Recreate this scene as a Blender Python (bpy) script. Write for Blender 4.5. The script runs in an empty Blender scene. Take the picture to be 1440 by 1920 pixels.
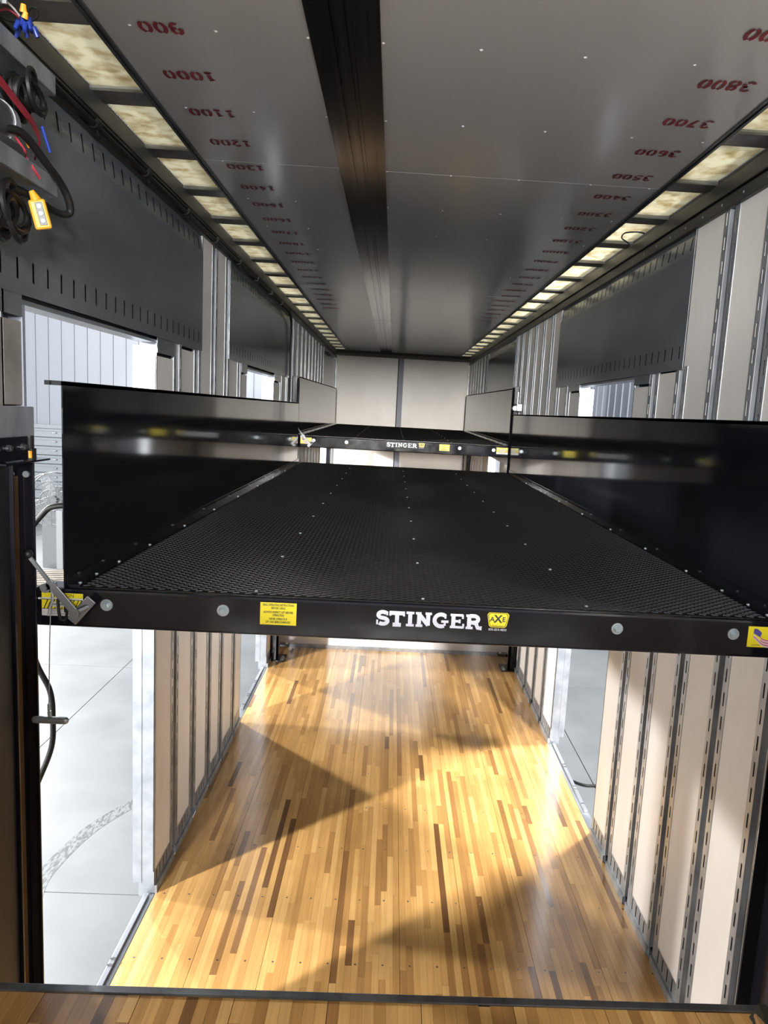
import bpy, bmesh, math, random
from mathutils import Vector, Matrix
random.seed(7)
S = bpy.context.scene
COL = S.collection
PI = math.pi

# ---------------------------------------------------------------- camera, world, lights, exposure
cam_d = bpy.data.cameras.new('camera')
cam_d.sensor_fit = 'AUTO'; cam_d.sensor_width = 36.0
cam_d.lens = 1390.0 / 1920.0 * 36.0
cam_d.shift_x = -52.4 / 1920.0
cam_d.shift_y = 15.4 / 1920.0
cam_d.clip_start = 0.05; cam_d.clip_end = 200
cam = bpy.data.objects.new('camera', cam_d); COL.objects.link(cam)
_p, _y, _r = (math.radians(a) for a in (-8.295, -1.831, 3.153))
_m = (Matrix.Rotation(_y, 4, 'Z') @ Matrix.Rotation(_p, 4, 'X') @ Matrix.Rotation(PI / 2, 4, 'X') @ Matrix.Rotation(_r, 4, 'Z'))
cam.matrix_world = Matrix.Translation((-0.124, 0.0, 2.561)) @ _m
S.camera = cam

w = bpy.data.worlds.new('hall_light'); S.world = w; w.use_nodes = True
bg = w.node_tree.nodes['Background']
bg.inputs['Color'].default_value = (0.86, 0.93, 1.0, 1); bg.inputs['Strength'].default_value = 0.66

def lamp(name, loc, target, power, size, color=(1, 0.985, 0.96)):
    d = bpy.data.lights.new(name, 'AREA'); d.shape = 'DISK'; d.size = size; d.energy = power; d.color = color
    o = bpy.data.objects.new(name, d); COL.objects.link(o)
    o.location = loc
    o.rotation_euler = (Vector(target) - Vector(loc)).to_track_quat('-Z', 'Y').to_euler()
    return o
for loc, target, power, size in (
        ((-12.0, -6.4, 5.4), (-1, 4.2, 0), 5600, .7), ((-9.9, 14.1, 4.5), (-1, 5.2, 0), 2300, .6), ((-12.0, 6.2, 5.4), (-1, 6.0, 0), 1300, .7),
        ((3.5, -1.0, 5.4), (1, 5.8, 0), 800, .6), ((3.1, 6.0, 5.4), (1.2, 9.0, 1), 620, .6),
        ((-1.6, 2.0, 6.6), (-1.2, 2.0, 3.6), 90, .6), ((1.6, 5.0, 6.6), (1.2, 5.0, 3.6), 90, .6), ((-1.6, 8.0, 6.6), (-1.2, 8.0, 3.6), 90, .6), ((1.6, 11.5, 6.6), (1.2, 11.5, 3.6), 140, .6)):  # this row over the roof is added to brighten skylights and interior
    lamp('bay_and_fill_lamp', loc, target, power, size)
lamp('far_fill_lamp', (0.3, -26.0, 4.6), (0, 14, 2.6), 8500, 2.2, (1.0, .97, .92))  # added fill far behind the viewer, brightens the front wall
lamp('rear_fill_lamp', (-3.4, -9.5, 3.5), (1.2, 5, 2.9), 1500, 1.2, (.97, .98, 1.0))  # added fill from behind, brightens the upper right wall and sheets
lamp('rear_fill_lamp', (3.2, -9.0, 3.5), (-1.2, 5, 2.9), 1000, 1.2, (.97, .98, 1.0))  # matching added fill for the left wall
side = lamp('side_fill_lamp', (3.7, 6.3, 1.6), (-.5, 14, 1.6), 330, 1.4); side.data.spread = math.radians(70)  # added fill outside the right door, brightens the space under the far lift
for loc, target, power in (((-8.0, 2.8, 1.5), (1.2, 2.9, 1.1), 24), ((3.75, 4.9, 1.4), (-1.2, 4.7, 1.1), 12)):
    side = lamp('side_fill_lamp', loc, target, power, 1.6); side.data.spread = math.radians(75)  # added low fills through the door openings onto the lower walls

S.view_settings.view_transform = 'Standard'; S.view_settings.look = 'None'
S.view_settings.gamma = 1; S.view_settings.use_curve_mapping = False
S.view_settings.exposure = 0.48
S.cycles.max_bounces = 10; S.cycles.diffuse_bounces = 6; S.cycles.glossy_bounces = 5
S.cycles.sample_clamp_indirect = 6.0
S.cycles.caustics_reflective = False; S.cycles.caustics_refractive = False
S.cycles.use_denoising = True

# ---------------------------------------------------------------- materials
def mat(name, color, rough=0.5, metal=0.0, coat=0.0, spec=0.5):
    m = bpy.data.materials.new(name); m.use_nodes = True
    b = m.node_tree.nodes['Principled BSDF']
    b.inputs['Base Color'].default_value = (*color, 1)
    b.inputs['Roughness'].default_value = rough
    b.inputs['Metallic'].default_value = metal
    b.inputs['Coat Weight'].default_value = coat
    b.inputs['Specular IOR Level'].default_value = spec
    return m
def nodes(m): return m.node_tree.nodes, m.node_tree.links, m.node_tree.nodes['Principled BSDF']
def noise_color(m, c1, c2, scale=(3, 3, 3), detail=4, lo=0.35, hi=0.65, target='Base Color'):
    n, l, b = nodes(m)
    g = n.new('ShaderNodeNewGeometry'); mp = n.new('ShaderNodeMapping'); mp.inputs['Scale'].default_value = scale
    t = n.new('ShaderNodeTexNoise'); t.inputs['Scale'].default_value = 1.0; t.inputs['Detail'].default_value = detail
    r = n.new('ShaderNodeValToRGB'); r.color_ramp.elements[0].position = lo; r.color_ramp.elements[1].position = hi
    if target == 'Base Color':
        r.color_ramp.elements[0].color = (*c1, 1); r.color_ramp.elements[1].color = (*c2, 1)
    else:
        r.color_ramp.elements[0].color = (c1,) * 3 + (1,); r.color_ramp.elements[1].color = (c2,) * 3 + (1,)
    l.new(g.outputs['Position'], mp.inputs['Vector']); l.new(mp.outputs[0], t.inputs['Vector'])
    l.new(t.outputs['Fac'], r.inputs['Fac']); l.new(r.outputs['Color'], b.inputs[target])
    return m
def bump(m, scale=(3, 3, 3), strength=0.1, dist=0.01, detail=2):
    n, l, b = nodes(m)
    g = n.new('ShaderNodeNewGeometry'); mp = n.new('ShaderNodeMapping'); mp.inputs['Scale'].default_value = scale
    t = n.new('ShaderNodeTexNoise'); t.inputs['Scale'].default_value = 1.0; t.inputs['Detail'].default_value = detail
    bp = n.new('ShaderNodeBump'); bp.inputs['Strength'].default_value = strength; bp.inputs['Distance'].default_value = dist
    l.new(g.outputs['Position'], mp.inputs['Vector']); l.new(mp.outputs[0], t.inputs['Vector'])
    l.new(t.outputs['Fac'], bp.inputs['Height']); l.new(bp.outputs[0], b.inputs['Normal'])
    return m

M = {}
M['panel'] = bump(noise_color(mat('white_wall_panel', (.6, .57, .53), .45), (.64, .61, .57), (.72, .69, .65), (2, 3, 1.2)), (1.5, 2, 1), .05, .01)
M['galv'] = noise_color(mat('galvanised_steel', (.4, .42, .44), .42, .7), (.29, .31, .33), (.46, .48, .50), (14, 14, 6), 6)
M['galv_dark'] = noise_color(mat('dull_steel', (.2, .21, .22), .4, .85), (.12, .125, .135), (.24, .25, .26), (10, 4, 10), 6)
M['sheet'] = bump(noise_color(mat('mill_sheet_metal', (.24, .265, .285), .18, .6), (.19, .21, .23), (.28, .305, .325), (1.2, 1.5, 2.5), 6), (.8, 1.1, 1.5), .06, .02, 1)
M['bow'] = noise_color(mat('roof_bow_steel', (.4, .41, .42), .32, .4), (.33, .34, .35), (.48, .49, .5), (12, 12, 12), 6)
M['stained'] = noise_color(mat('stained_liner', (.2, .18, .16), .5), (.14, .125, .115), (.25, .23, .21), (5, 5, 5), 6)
M['slate'] = mat('slate_grey_paint', (.20, .21, .26), .55)
M['header'] = mat('brown_header_paint', (.08, .07, .06), .6)
M['cavity'] = mat('dark_cavity', (.012, .012, .014), .8)
M['ceil'] = bump(noise_color(mat('white_roof_lining', (.60, .62, .64), .18), (.58, .60, .62), (.63, .65, .67), (1, .5, 1)), (2.0, 1.2, 1), .05, .012, 1)
M['strip'] = noise_color(mat('rolled_steel_strip', (.2, .21, .23), .15, .95), (.15, .16, .18), (.30, .31, .33), (40, .6, 10), 5)
M['rail'] = noise_color(mat('roof_rail', (.05, .05, .05), .42, .5), (.032, .032, .034), (.07, .07, .072), (6, 1, 6), 5)
M['black_gloss'] = bump(mat('gloss_black_panel', (.006, .0065, .009), .07), (.5, 3.2, .8), .10, .01, 0)
M['black'] = noise_color(mat('black_powder_coat', (.006, .006, .009), .12), .09, .16, (6, 6, 6), 4, target='Roughness')
M['tread'] = mat('black_tread', (.007, .007, .007), .2, spec=.5)
M['rubber'] = mat('black_rubber', (.006, .006, .006), .5, spec=.3)
M['zinc'] = mat('zinc_plated', (.42, .46, .48), .38, .6)
M['alu'] = noise_color(mat('brushed_aluminium', (.36, .38, .41), .34, .7), (.30, .32, .35), (.42, .44, .47), (10, 2, 10), 4)
M['red_paint'] = noise_color(mat('red_stencil_ink', (.30, .02, .035), .5), (.36, .025, .04), (.2, .02, .03), (30, 30, 30))
M['yellow_label'] = mat('yellow_vinyl', (.75, .62, .02), .35)
M['white_label'] = mat('white_vinyl', (.6, .58, .56), .35)
M['ink'] = mat('black_ink', (.012, .012, .012), .5)
M['logo_white'] = mat('silver_white_vinyl', (.62, .62, .70), .35)
M['film'] = mat('dark_film', (.007, .007, .008), .12)
M['red'] = mat('red_webbing', (.28, .015, .03), .6)
M['blue'] = mat('blue_plastic', (.01, .03, .22), .4)
M['navy'] = mat('navy_print', (.08, .06, .28), .4)
M['pink'] = mat('flag_red', (.55, .1, .2), .4)
M['orange'] = mat('orange_plastic', (.8, .32, .02), .4)
M['pendant'] = mat('pendant_yellow', (.50, .25, .012), .45)
M['dkgrey'] = mat('dark_grey_plastic', (.06, .07, .07), .4)
M['card'] = noise_color(mat('cardboard', (.42, .23, .09), .8), (.40, .21, .08), (.46, .26, .11), (9, 9, 9))
M['cloth'] = bump(mat('dark_cloth', (.03, .027, .018), .9), (80, 80, 80), .5, .004)
M['yard_grey'] = mat('dull_grey_enamel', (.07, .076, .082), .6)
M['yard_light'] = mat('pale_grey_enamel', (.13, .14, .148), .6)
M['yard_yellow'] = mat('faded_yellow_paint', (.22, .18, .03), .6)
M['rivet'] = mat('painted_rivet', (.72, .72, .72), .4)
M['lever'] = mat('grey_plated_lever', (.2, .205, .21), .42, .5)
M['hex'] = mat('bright_zinc', (.42, .50, .54), .3, .6)
M['osb'] = noise_color(mat('strand_board', (.18, .115, .05), .8), (.12, .07, .025), (.23, .15, .07), (14, 14, 14), 6)
M['pallet'] = noise_color(mat('weathered_pallet_wood', (.10, .085, .07), .85), (.065, .055, .042), (.125, .11, .095), (4, 12, 12))
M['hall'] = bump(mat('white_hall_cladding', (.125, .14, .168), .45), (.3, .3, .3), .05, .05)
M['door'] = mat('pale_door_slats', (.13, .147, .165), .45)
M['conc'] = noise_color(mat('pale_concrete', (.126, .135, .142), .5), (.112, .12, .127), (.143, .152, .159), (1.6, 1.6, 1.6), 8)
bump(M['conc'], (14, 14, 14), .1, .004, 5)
M['skidmark'] = noise_color(mat('tyre_mark', (.08, .085, .09), .6), (.045, .05, .055), (.13, .14, .148), (60, 22, 1), 4, .42, .56)
M['riser'] = mat('white_riser', (.80, .82, .85), .35)
M['wood_reflection'] = mat('painted_wood_reflection', (.2, .11, .045), .45, .7)  # brown floor reflection painted as a colour

def wood_material():
    m = mat('laminated_oak', (.5, .28, .1), .22); n, l, b = nodes(m)
    b.inputs['Coat Weight'].default_value = .6; b.inputs['Coat Roughness'].default_value = .12
    at = n.new('ShaderNodeAttribute'); at.attribute_name = 'tone'
    ramp = n.new('ShaderNodeValToRGB'); cr = ramp.color_ramp
    stops = [(0, (.085, .04, .017)), (.10, (.19, .09, .033)), (.25, (.36, .18, .06)), (.5, (.52, .28, .09)), (.75, (.66, .37, .125)), (1, (.78, .48, .18))]
    cr.elements[0].position = 0; cr.elements[0].color = (*stops[0][1], 1)
    cr.elements[1].position = 1; cr.elements[1].color = (*stops[-1][1], 1)
    for p, c in stops[1:-1]:
        e = cr.elements.new(p); e.color = (*c, 1)
    g = n.new('ShaderNodeNewGeometry'); mp = n.new('ShaderNodeMapping'); mp.inputs['Scale'].default_value = (90, 3.0, 20)
    add = n.new('ShaderNodeVectorMath'); add.operation = 'ADD'
    cmb = n.new('ShaderNodeCombineXYZ'); mul = n.new('ShaderNodeMath'); mul.operation = 'MULTIPLY'; mul.inputs[1].default_value = 57.0
    l.new(at.outputs['Fac'], mul.inputs[0]); l.new(mul.outputs[0], cmb.inputs['Y'])
    l.new(g.outputs['Position'], mp.inputs['Vector']); l.new(mp.outputs[0], add.inputs[0]); l.new(cmb.outputs[0], add.inputs[1])
    t = n.new('ShaderNodeTexNoise'); t.inputs['Scale'].default_value = 1; t.inputs['Detail'].default_value = 5
    l.new(add.outputs[0], t.inputs['Vector'])
    mr = n.new('ShaderNodeMapRange'); mr.inputs['To Min'].default_value = .72; mr.inputs['To Max'].default_value = 1.28
    l.new(t.outputs['Fac'], mr.inputs['Value'])
    mx = n.new('ShaderNodeMix'); mx.data_type = 'RGBA'; mx.blend_type = 'MULTIPLY'; mx.inputs['Factor'].default_value = 1
    l.new(at.outputs['Fac'], ramp.inputs['Fac']); l.new(ramp.outputs['Color'], mx.inputs['A'])
    l.new(mr.outputs[0], mx.inputs['B'])
    t3 = n.new('ShaderNodeTexNoise'); t3.inputs['Scale'].default_value = 1.3; t3.inputs['Detail'].default_value = 3
    l.new(g.outputs['Position'], t3.inputs['Vector'])
    mr3 = n.new('ShaderNodeMapRange'); mr3.inputs['From Min'].default_value = .35; mr3.inputs['From Max'].default_value = .65
    mr3.inputs['To Min'].default_value = .80; mr3.inputs['To Max'].default_value = 1.12
    l.new(t3.outputs['Fac'], mr3.inputs['Value'])
    mx3 = n.new('ShaderNodeMix'); mx3.data_type = 'RGBA'; mx3.blend_type = 'MULTIPLY'; mx3.inputs['Factor'].default_value = 1
    l.new(mx.outputs['Result'], mx3.inputs['A']); l.new(mr3.outputs[0], mx3.inputs['B']); l.new(mx3.outputs['Result'], b.inputs['Base Color'])
    t2 = n.new('ShaderNodeTexNoise'); t2.inputs['Scale'].default_value = 18; t2.inputs['Detail'].default_value = 3
    l.new(g.outputs['Position'], t2.inputs['Vector'])
    bp = n.new('ShaderNodeBump'); bp.inputs['Strength'].default_value = .12; bp.inputs['Distance'].default_value = .004
    l.new(t2.outputs['Fac'], bp.inputs['Height']); l.new(bp.outputs[0], b.inputs['Normal']); l.new(bp.outputs[0], b.inputs['Coat Normal'])
    return m
M['wood'] = wood_material()

def skylight_material():
    m = bpy.data.materials.new('translucent_roof_sheet'); m.use_nodes = True
    n, l = m.node_tree.nodes, m.node_tree.links; n.clear()
    out = n.new('ShaderNodeOutputMaterial'); tr = n.new('ShaderNodeBsdfTranslucent'); di = n.new('ShaderNodeBsdfDiffuse')
    g = n.new('ShaderNodeNewGeometry'); t = n.new('ShaderNodeTexNoise'); t.inputs['Scale'].default_value = 13; t.inputs['Detail'].default_value = 8; t.inputs['Roughness'].default_value = .62
    r = n.new('ShaderNodeValToRGB'); cr = r.color_ramp
    cr.elements[0].position = .30; cr.elements[0].color = (.37, .31, .20, 1)
    cr.elements[1].position = .56; cr.elements[1].color = (.56, .54, .45, 1)
    l.new(g.outputs['Position'], t.inputs['Vector']); l.new(t.outputs['Fac'], r.inputs['Fac'])
    l.new(r.outputs[0], tr.inputs['Color']); di.inputs['Color'].default_value = (.25, .23, .18, 1)
    mx = n.new('ShaderNodeMixShader'); mx.inputs[0].default_value = .18
    l.new(tr.outputs[0], mx.inputs[1]); l.new(di.outputs[0], mx.inputs[2]); l.new(mx.outputs[0], out.inputs['Surface'])
    return m
M['skylight'] = skylight_material()

# ---------------------------------------------------------------- mesh helpers
class MB:
    def __init__(s): s.v = []; s.f = []
    def quad(s, a, b, c, d):
        i = len(s.v); s.v += [a, b, c, d]; s.f.append((i, i + 1, i + 2, i + 3)); return s
    def poly(s, pts):
        i = len(s.v); s.v += list(pts); s.f.append(tuple(range(i, i + len(pts)))); return s
    def box(s, x0, x1, y0, y1, z0, z1):
        i = len(s.v)
        s.v += [(x0, y0, z0), (x1, y0, z0), (x1, y1, z0), (x0, y1, z0), (x0, y0, z1), (x1, y0, z1), (x1, y1, z1), (x0, y1, z1)]
        s.f += [tuple(i + k for k in q) for q in ((0, 3, 2, 1), (4, 5, 6, 7), (0, 1, 5, 4), (1, 2, 6, 5), (2, 3, 7, 6), (3, 0, 4, 7))]
        return s
    def obox(s, a, b, up, wd, ht):
        """box from a to b, half sizes: wd along side, ht along up"""
        a, b = Vector(a), Vector(b); d = (b - a).normalized(); u = Vector(up); u = (u - d * u.dot(d)).normalized(); sd = d.cross(u)
        i = len(s.v)
        for p in (a, b):
            for (q, r) in ((-1, -1), (1, -1), (1, 1), (-1, 1)):
                s.v.append(tuple(p + sd * wd * q + u * ht * r))
        s.f += [tuple(i + k for k in q) for q in ((0, 1, 2, 3), (7, 6, 5, 4), (0, 4, 5, 1), (1, 5, 6, 2), (2, 6, 7, 3), (3, 7, 4, 0))]
        return s
    def cyl(s, a, b, r, n=12, r2=None, cap=True):
        a, b = Vector(a), Vector(b); d = (b - a).normalized(); r2 = r if r2 is None else r2
        u = d.orthogonal().normalized(); w_ = d.cross(u); i = len(s.v)
        for p, rr in ((a, r), (b, r2)):
            for k in range(n):
                t = 2 * PI * k / n; s.v.append(tuple(p + (u * math.cos(t) + w_ * math.sin(t)) * rr))
        for k in range(n):
            s.f.append((i + k, i + (k + 1) % n, i + n + (k + 1) % n, i + n + k))
        if cap:
            s.f.append(tuple(i + k for k in reversed(range(n)))); s.f.append(tuple(i + n + k for k in range(n)))
        return s
    def tube(s, pts, r, n=8):
        pts = [Vector(p) for p in pts]; i0 = len(s.v); prev = None
        for k, p in enumerate(pts):
            d = ((pts[min(k + 1, len(pts) - 1)]) - pts[max(k - 1, 0)]).normalized()
            u = d.orthogonal().normalized() if prev is None else (prev - d * prev.dot(d)).normalized()
            prev = u; w_ = d.cross(u)
            for j in range(n):
                t = 2 * PI * j / n; s.v.append(tuple(p + (u * math.cos(t) + w_ * math.sin(t)) * r))
        for k in range(len(pts) - 1):
            for j in range(n):
                s.f.append((i0 + k * n + j, i0 + k * n + (j + 1) % n, i0 + (k + 1) * n + (j + 1) % n, i0 + (k + 1) * n + j))
        s.f.append(tuple(i0 + j for j in reversed(range(n)))); s.f.append(tuple(i0 + (len(pts) - 1) * n + j for j in range(n)))
        return s
    def sphere(s, c, r, n=12, m=8, sc=(1, 1, 1)):
        i = len(s.v)
        for a in range(m + 1):
            th = PI * a / m
            for b in range(n):
                ph = 2 * PI * b / n
                s.v.append((c[0] + sc[0] * r * math.sin(th) * math.cos(ph), c[1] + sc[1] * r * math.sin(th) * math.sin(ph), c[2] + sc[2] * r * math.cos(th)))
        for a in range(m):
            for b in range(n):
                s.f.append((i + a * n + b, i + (a + 1) * n + b, i + (a + 1) * n + (b + 1) % n, i + a * n + (b + 1) % n))
        return s
    def mesh(s, name, m, smooth=False):
        me = bpy.data.meshes.new(name); me.from_pydata([tuple(v) for v in s.v], [], s.f); me.update()
        if m: me.materials.append(M[m] if isinstance(m, str) else m)
        if smooth: me.polygons.foreach_set('use_smooth', [True] * len(me.polygons))
        return me
    def build(s, name, m, parent=None, smooth=False, bevel=0, label=None):
        o = bpy.data.objects.new(name, s.mesh(name, m, smooth)); COL.objects.link(o)
        if parent: o.parent = parent
        if smooth:
            md = o.modifiers.new('split', 'EDGE_SPLIT'); md.split_angle = math.radians(40)
        if bevel:
            md = o.modifiers.new('bevel', 'BEVEL'); md.width = bevel; md.segments = 2; md.limit_method = 'ANGLE'
        if label: o['label'] = label
        return o
def bez(p, n=16):
    """smooth curve through points (Catmull-Rom)"""
    p = [Vector(q) for q in p]; out = []
    for i in range(len(p) - 1):
        a, b, c, d = p[max(i - 1, 0)], p[i], p[i + 1], p[min(i + 2, len(p) - 1)]
        for k in range(n):
            t = k / n
            out.append(.5 * ((2 * b) + (c - a) * t + (2 * a - 5 * b + 4 * c - d) * t * t + (3 * b - a - 3 * c + d) * t ** 3))
    out.append(p[-1]); return out
def empty(name, loc=(0, 0, 0), rot=(0, 0, 0)):
    o = bpy.data.objects.new(name, None); COL.objects.link(o); o.location = loc; o.rotation_euler = rot; o.empty_display_size = .1
    return o
def struct(o): o['kind'] = 'structure'; return o
def tag(o, label, cat, group=None):
    o['label'] = label; o['category'] = cat
    if group: o['group'] = group
    return o
def share(me, name, parent, loc=(0, 0, 0), rot=None):
    o = bpy.data.objects.new(name, me); COL.objects.link(o); o.parent = parent; o.location = loc
    if rot: o.rotation_euler = rot
    return o
def text(body, size, loc, m, parent, name='lettering', rot=(PI / 2, 0, 0), align='CENTER', sx=1.0, bold=0.0):
    c = bpy.data.curves.new('t', 'FONT'); c.body = body; c.size = size; c.align_x = align; c.align_y = 'CENTER'; c.offset = bold; c.resolution_u = 2
    t = bpy.data.objects.new('t', c); COL.objects.link(t)
    bpy.context.view_layer.update()
    me = bpy.data.meshes.new_from_object(t.evaluated_get(bpy.context.evaluated_depsgraph_get()))
    bpy.data.objects.remove(t); bpy.data.curves.remove(c)
    me.materials.clear(); me.materials.append(M[m])
    o = bpy.data.objects.new(name, me); COL.objects.link(o); o.parent = parent; o.location = loc; o.rotation_euler = rot; o.scale = (sx, 1, 1)
    return o

# ---------------------------------------------------------------- wooden floors
def set_tone(me, tones):
    a = me.attributes.new('tone', 'FLOAT', 'FACE'); a.data.foreach_set('value', tones)
def tone_pick():
    r = random.random()
    if r < .05: return random.uniform(.08, .22)
    if r < .22: return random.uniform(.28, .5)
    return random.uniform(.5, .95)
def wood_floor(name, x0, x1, y0, y1, z, n_single, mean_len, board_every, kind_label=None):
    root = struct(empty(name, (0, y0, z)))
    wdt = .0318; nx = int((x1 - x0) / wdt); wdt = (x1 - x0) / nx
    strips = []
    for i in range(nx):
        y = y0 - random.uniform(0, mean_len)
        while y < y1:
            L = random.uniform(.35, 1.75) * mean_len
            a, b = max(y, y0), min(y + L, y1)
            if b - a > .02: strips.append((a, b, i))
            y += L
    strips.sort()
    rest = MB(); rt = []
    for k, (a, b, i) in enumerate(strips):
        xa = x0 + i * wdt; gapl = .0016 if i % board_every == 0 else .0002
        h = random.uniform(0, .0004)
        t = tone_pick()
        mb = MB() if k < n_single else rest
        mb.box(xa + gapl, xa + wdt - .0002, a + .0004 - (y0 if mb is not rest else y0), b - .0004 - y0, -.03, h)
        if mb is not rest:
            o = mb.build('wood_strip', 'wood', root); set_tone(o.data, [t] * 6)
        else: rt += [t] * 6
    if rest.v:
        o = rest.build('wood_strips', 'wood', root); set_tone(o.data, rt); o['kind'] = 'stuff'
    MB().box(x0, x1, 0, y1 - y0, -.06, -.0305).build('subfloor', 'cavity', root)
    # countersunk screws along the cross members
    mb = MB(); y = y0 + .35
    while y < y1 - .1:
        for i in range(0, nx, 4):
            mb.cyl((x0 + (i + 1.5) * wdt, y - y0, .0004), (x0 + (i + 1.5) * wdt, y - y0, .0012), .0045, 8)
        y += .46
    o = mb.build('floor_screws', 'galv_dark', root); o['kind'] = 'stuff'
    return root
DECK_Z, DECK_Y = .95, 1.855
wood_floor('floor', -1.245, 1.245, DECK_Y, 7.72, 0.0, 300, .62, 10)
wood_floor('floor_rear', -1.245, 1.245, -.4, DECK_Y - .028, DECK_Z, 150, .7, 8)
wood_floor('floor_front', -1.245, 1.245, 7.74, 14.1, .95, 0, .9, 10)
t1 = struct(MB().box(-1.25, 1.25, DECK_Y - .028, DECK_Y, DECK_Z - .05, DECK_Z + .004).build('trim_1', 'galv_dark', bevel=.003))
struct(MB().box(-1.25, 1.25, DECK_Y - .026, DECK_Y - .012, .0, DECK_Z - .05).build('wall_rear_step', 'riser'))
struct(MB().box(-1.25, 1.25, 7.72, 7.738, .0, .95).build('wall_front_step', 'riser'))
struct(MB().box(-1.2, 1.2, 7.705, 7.72, .0, .035).build('trim_2', 'galv'))

# ---------------------------------------------------------------- ceiling
ZC = 3.629
ceil = struct(empty('ceiling', (0, 0, ZC)))
seams = [-.6, .3, 3.545, 6.9, 10.4, 14.08]
for a, b in zip(seams[:-1], seams[1:]):
    for xa, xb in ((-1.035, -.415), (-.225, 1.035)):
        mb = MB(); mb.box(xa, xb, a + .002, b - .002, 0, .012)
        mb.build('ceiling_panel', 'ceil', ceil)
# grooved centre strip in lengths
for a, b in ((-.6, 4.008), (4.013, 9.15), (9.16, 14.06)):
    mb = MB(); xs = [(-.424, -.356, -.004), (-.356, -.350, .004), (-.350, -.314, -.005), (-.314, -.308, .004), (-.308, -.299, -.005), (-.299, -.294, .004), (-.294, -.252, -.005), (-.252, -.249, .0), (-.249, -.216, -.0045)]
    for xa, xb, z in xs: mb.box(xa, xb, a, b, z, .014)
    mb.build('center_strip', 'strip', ceil)
rv = MB(); k = 0
y = 2.365 - .592 * 4
while y < 14:
    for x in (-.95, -.7, -.43, -.21, .08, .39, .72, .99):
        rv.sphere((x, y, 0), .006, 8, 4, (1, 1, .5))
    y += .592
o = rv.build('rivets', 'rivet', ceil, True); o['kind'] = 'stuff'
bow = MB().box(0, .212, 0, .122, .0, .008).box(0, .212, .118, .122, 0, .06).box(0, .212, 0, .004, 0, .06).mesh('roof_bow', 'bow')
lite = MB().box(.002, .210, .124, .590, .016, .019).mesh('skylight_panel', 'skylight')
for k in range(-4, 20):
    y = 2.26 + k * .592
    for xo in (-1.261, 1.048):
        share(bow, 'roof_bow', ceil, (xo, y, 0)); 
        s = share(lite, 'skylight_panel', ceil, (xo, y, 0)); s.scale = (1, 1, 1)
for sx in (-1, 1):
    mb = MB()
    for (a, b, z0) in ((1.034, 1.042, -.006), (1.043, 1.05, -.002), (1.051, 1.062, -.008)):
        x0, x1 = sorted((sx * a, sx * b)); mb.box(x0, x1, -.6, 14.06, z0, .05)
    mb.build('edge_trim', 'galv_dark', ceil)
    x0, x1 = sorted((sx * 1.262, sx * 1.31)); MB().box(x0, x1, -.6, 14.1, -.08, .06).build('roof_edge', 'rail', ceil)

# stencilled sheet markings
def arc(cx, cy, rx, ry, a0, a1, n=8): return [(cx + rx * math.cos(math.radians(a0 + (a1 - a0) * i / n)), cy + ry * math.sin(math.radians(a0 + (a1 - a0) * i / n))) for i in range(n + 1)]
DIG = {
 '0': [arc(.5, .5, .36, .42, 105, 255), arc(.5, .5, .36, .42, -75, 75)],
 '1': [[(.2, .74), (.55, .92), (.55, .3)], [(.55, .2), (.55, .06)], [(.22, .06), (.85, .06)]],
 '2': [arc(.48, .66, .34, .26, 165, 60, 5), arc(.48, .66, .34, .26, 40, -35, 5) + [(.18, .08)], [(.3, .06), (.86, .06)]],
 '3': [arc(.45, .7, .34, .22, 160, 20, 5), arc(.45, .7, .34, .22, 0, -85, 4), arc(.45, .29, .38, .23, 85, -20, 5), arc(.45, .29, .38, .23, -45, -160, 5)],
 '4': [[(.62, .06), (.62, .3)], [(.62, .42), (.62, .94), (.12, .36)], [(.2, .3), (.9, .3)]],
 '5': [[(.85, .92), (.25, .92)], [(.22, .85), (.2, .5)], arc(.45, .32, .36, .26, 120, -20, 6), arc(.45, .32, .36, .26, -45, -160, 5)],
 '6': [arc(.5, .5, .36, .42, 60, 180, 6), arc(.5, .5, .36, .42, 195, 260, 4), arc(.5, .3, .35, .24, -80, 60, 6), arc(.5, .3, .35, .24, 85, 165, 4)],
 '7': [[(.15, .92), (.85, .92)], [(.8, .84), (.36, .06)]],
 '8': [arc(.5, .72, .3, .2, 100, 260, 6), arc(.5, .72, .3, .2, -80, 80, 6), arc(.5, .27, .36, .23, 100, 260, 6), arc(.5, .27, .36, .23, -80, 80, 6)],
 '9': [arc(.5, .5, .36, .42, 240, 360, 6), arc(.5, .5, .36, .42, 15, 80, 4), arc(.5, .7, .35, .24, 100, 240, 6), arc(.5, .7, .35, .24, 265, 345, 4)],
}
def ribbon(mb, pts, w_, f):
    """flat ribbon along 2D pts mapped to 3D with f"""
    L = []; R = []
    for i, p in enumerate(pts):
        a, b = pts[max(i - 1, 0)], pts[min(i + 1, len(pts) - 1)]
        dx, dy = b[0] - a[0], b[1] - a[1]; q = math.hypot(dx, dy) or 1
        L.append((p[0] - dy / q * w_, p[1] + dx / q * w_)); R.append((p[0] + dy / q * w_, p[1] - dx / q * w_))
    for i in range(len(pts) - 1): mb.quad(f(*L[i]), f(*R[i]), f(*R[i + 1]), f(*L[i + 1]))
def marking(num, xc, y, mirror=1):
    mb = MB(); s = str(num); pw = .0445
    for i, ch in enumerate(s):
        x_left = xc + len(s) * pw / 2 - i * pw
        f = lambda u, v: (x_left - u * .038, (v - .5) * .070 + y, -.0026)
        for si, st in enumerate(DIG[ch]):
            sq = [(u * .038, v * .070) for u, v in st]
            ribbon(mb, sq, .0062, lambda a, b: f(a / .038, b / .070))
    return mb.build('printed_number', 'red_paint', ceil)
for k in range(20): marking(900 + 100 * k, -.862, 2.362 + .3135 * k)
for k in range(22): marking(3900 - 100 * k, .862, 2.168 + .3085 * k)

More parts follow.
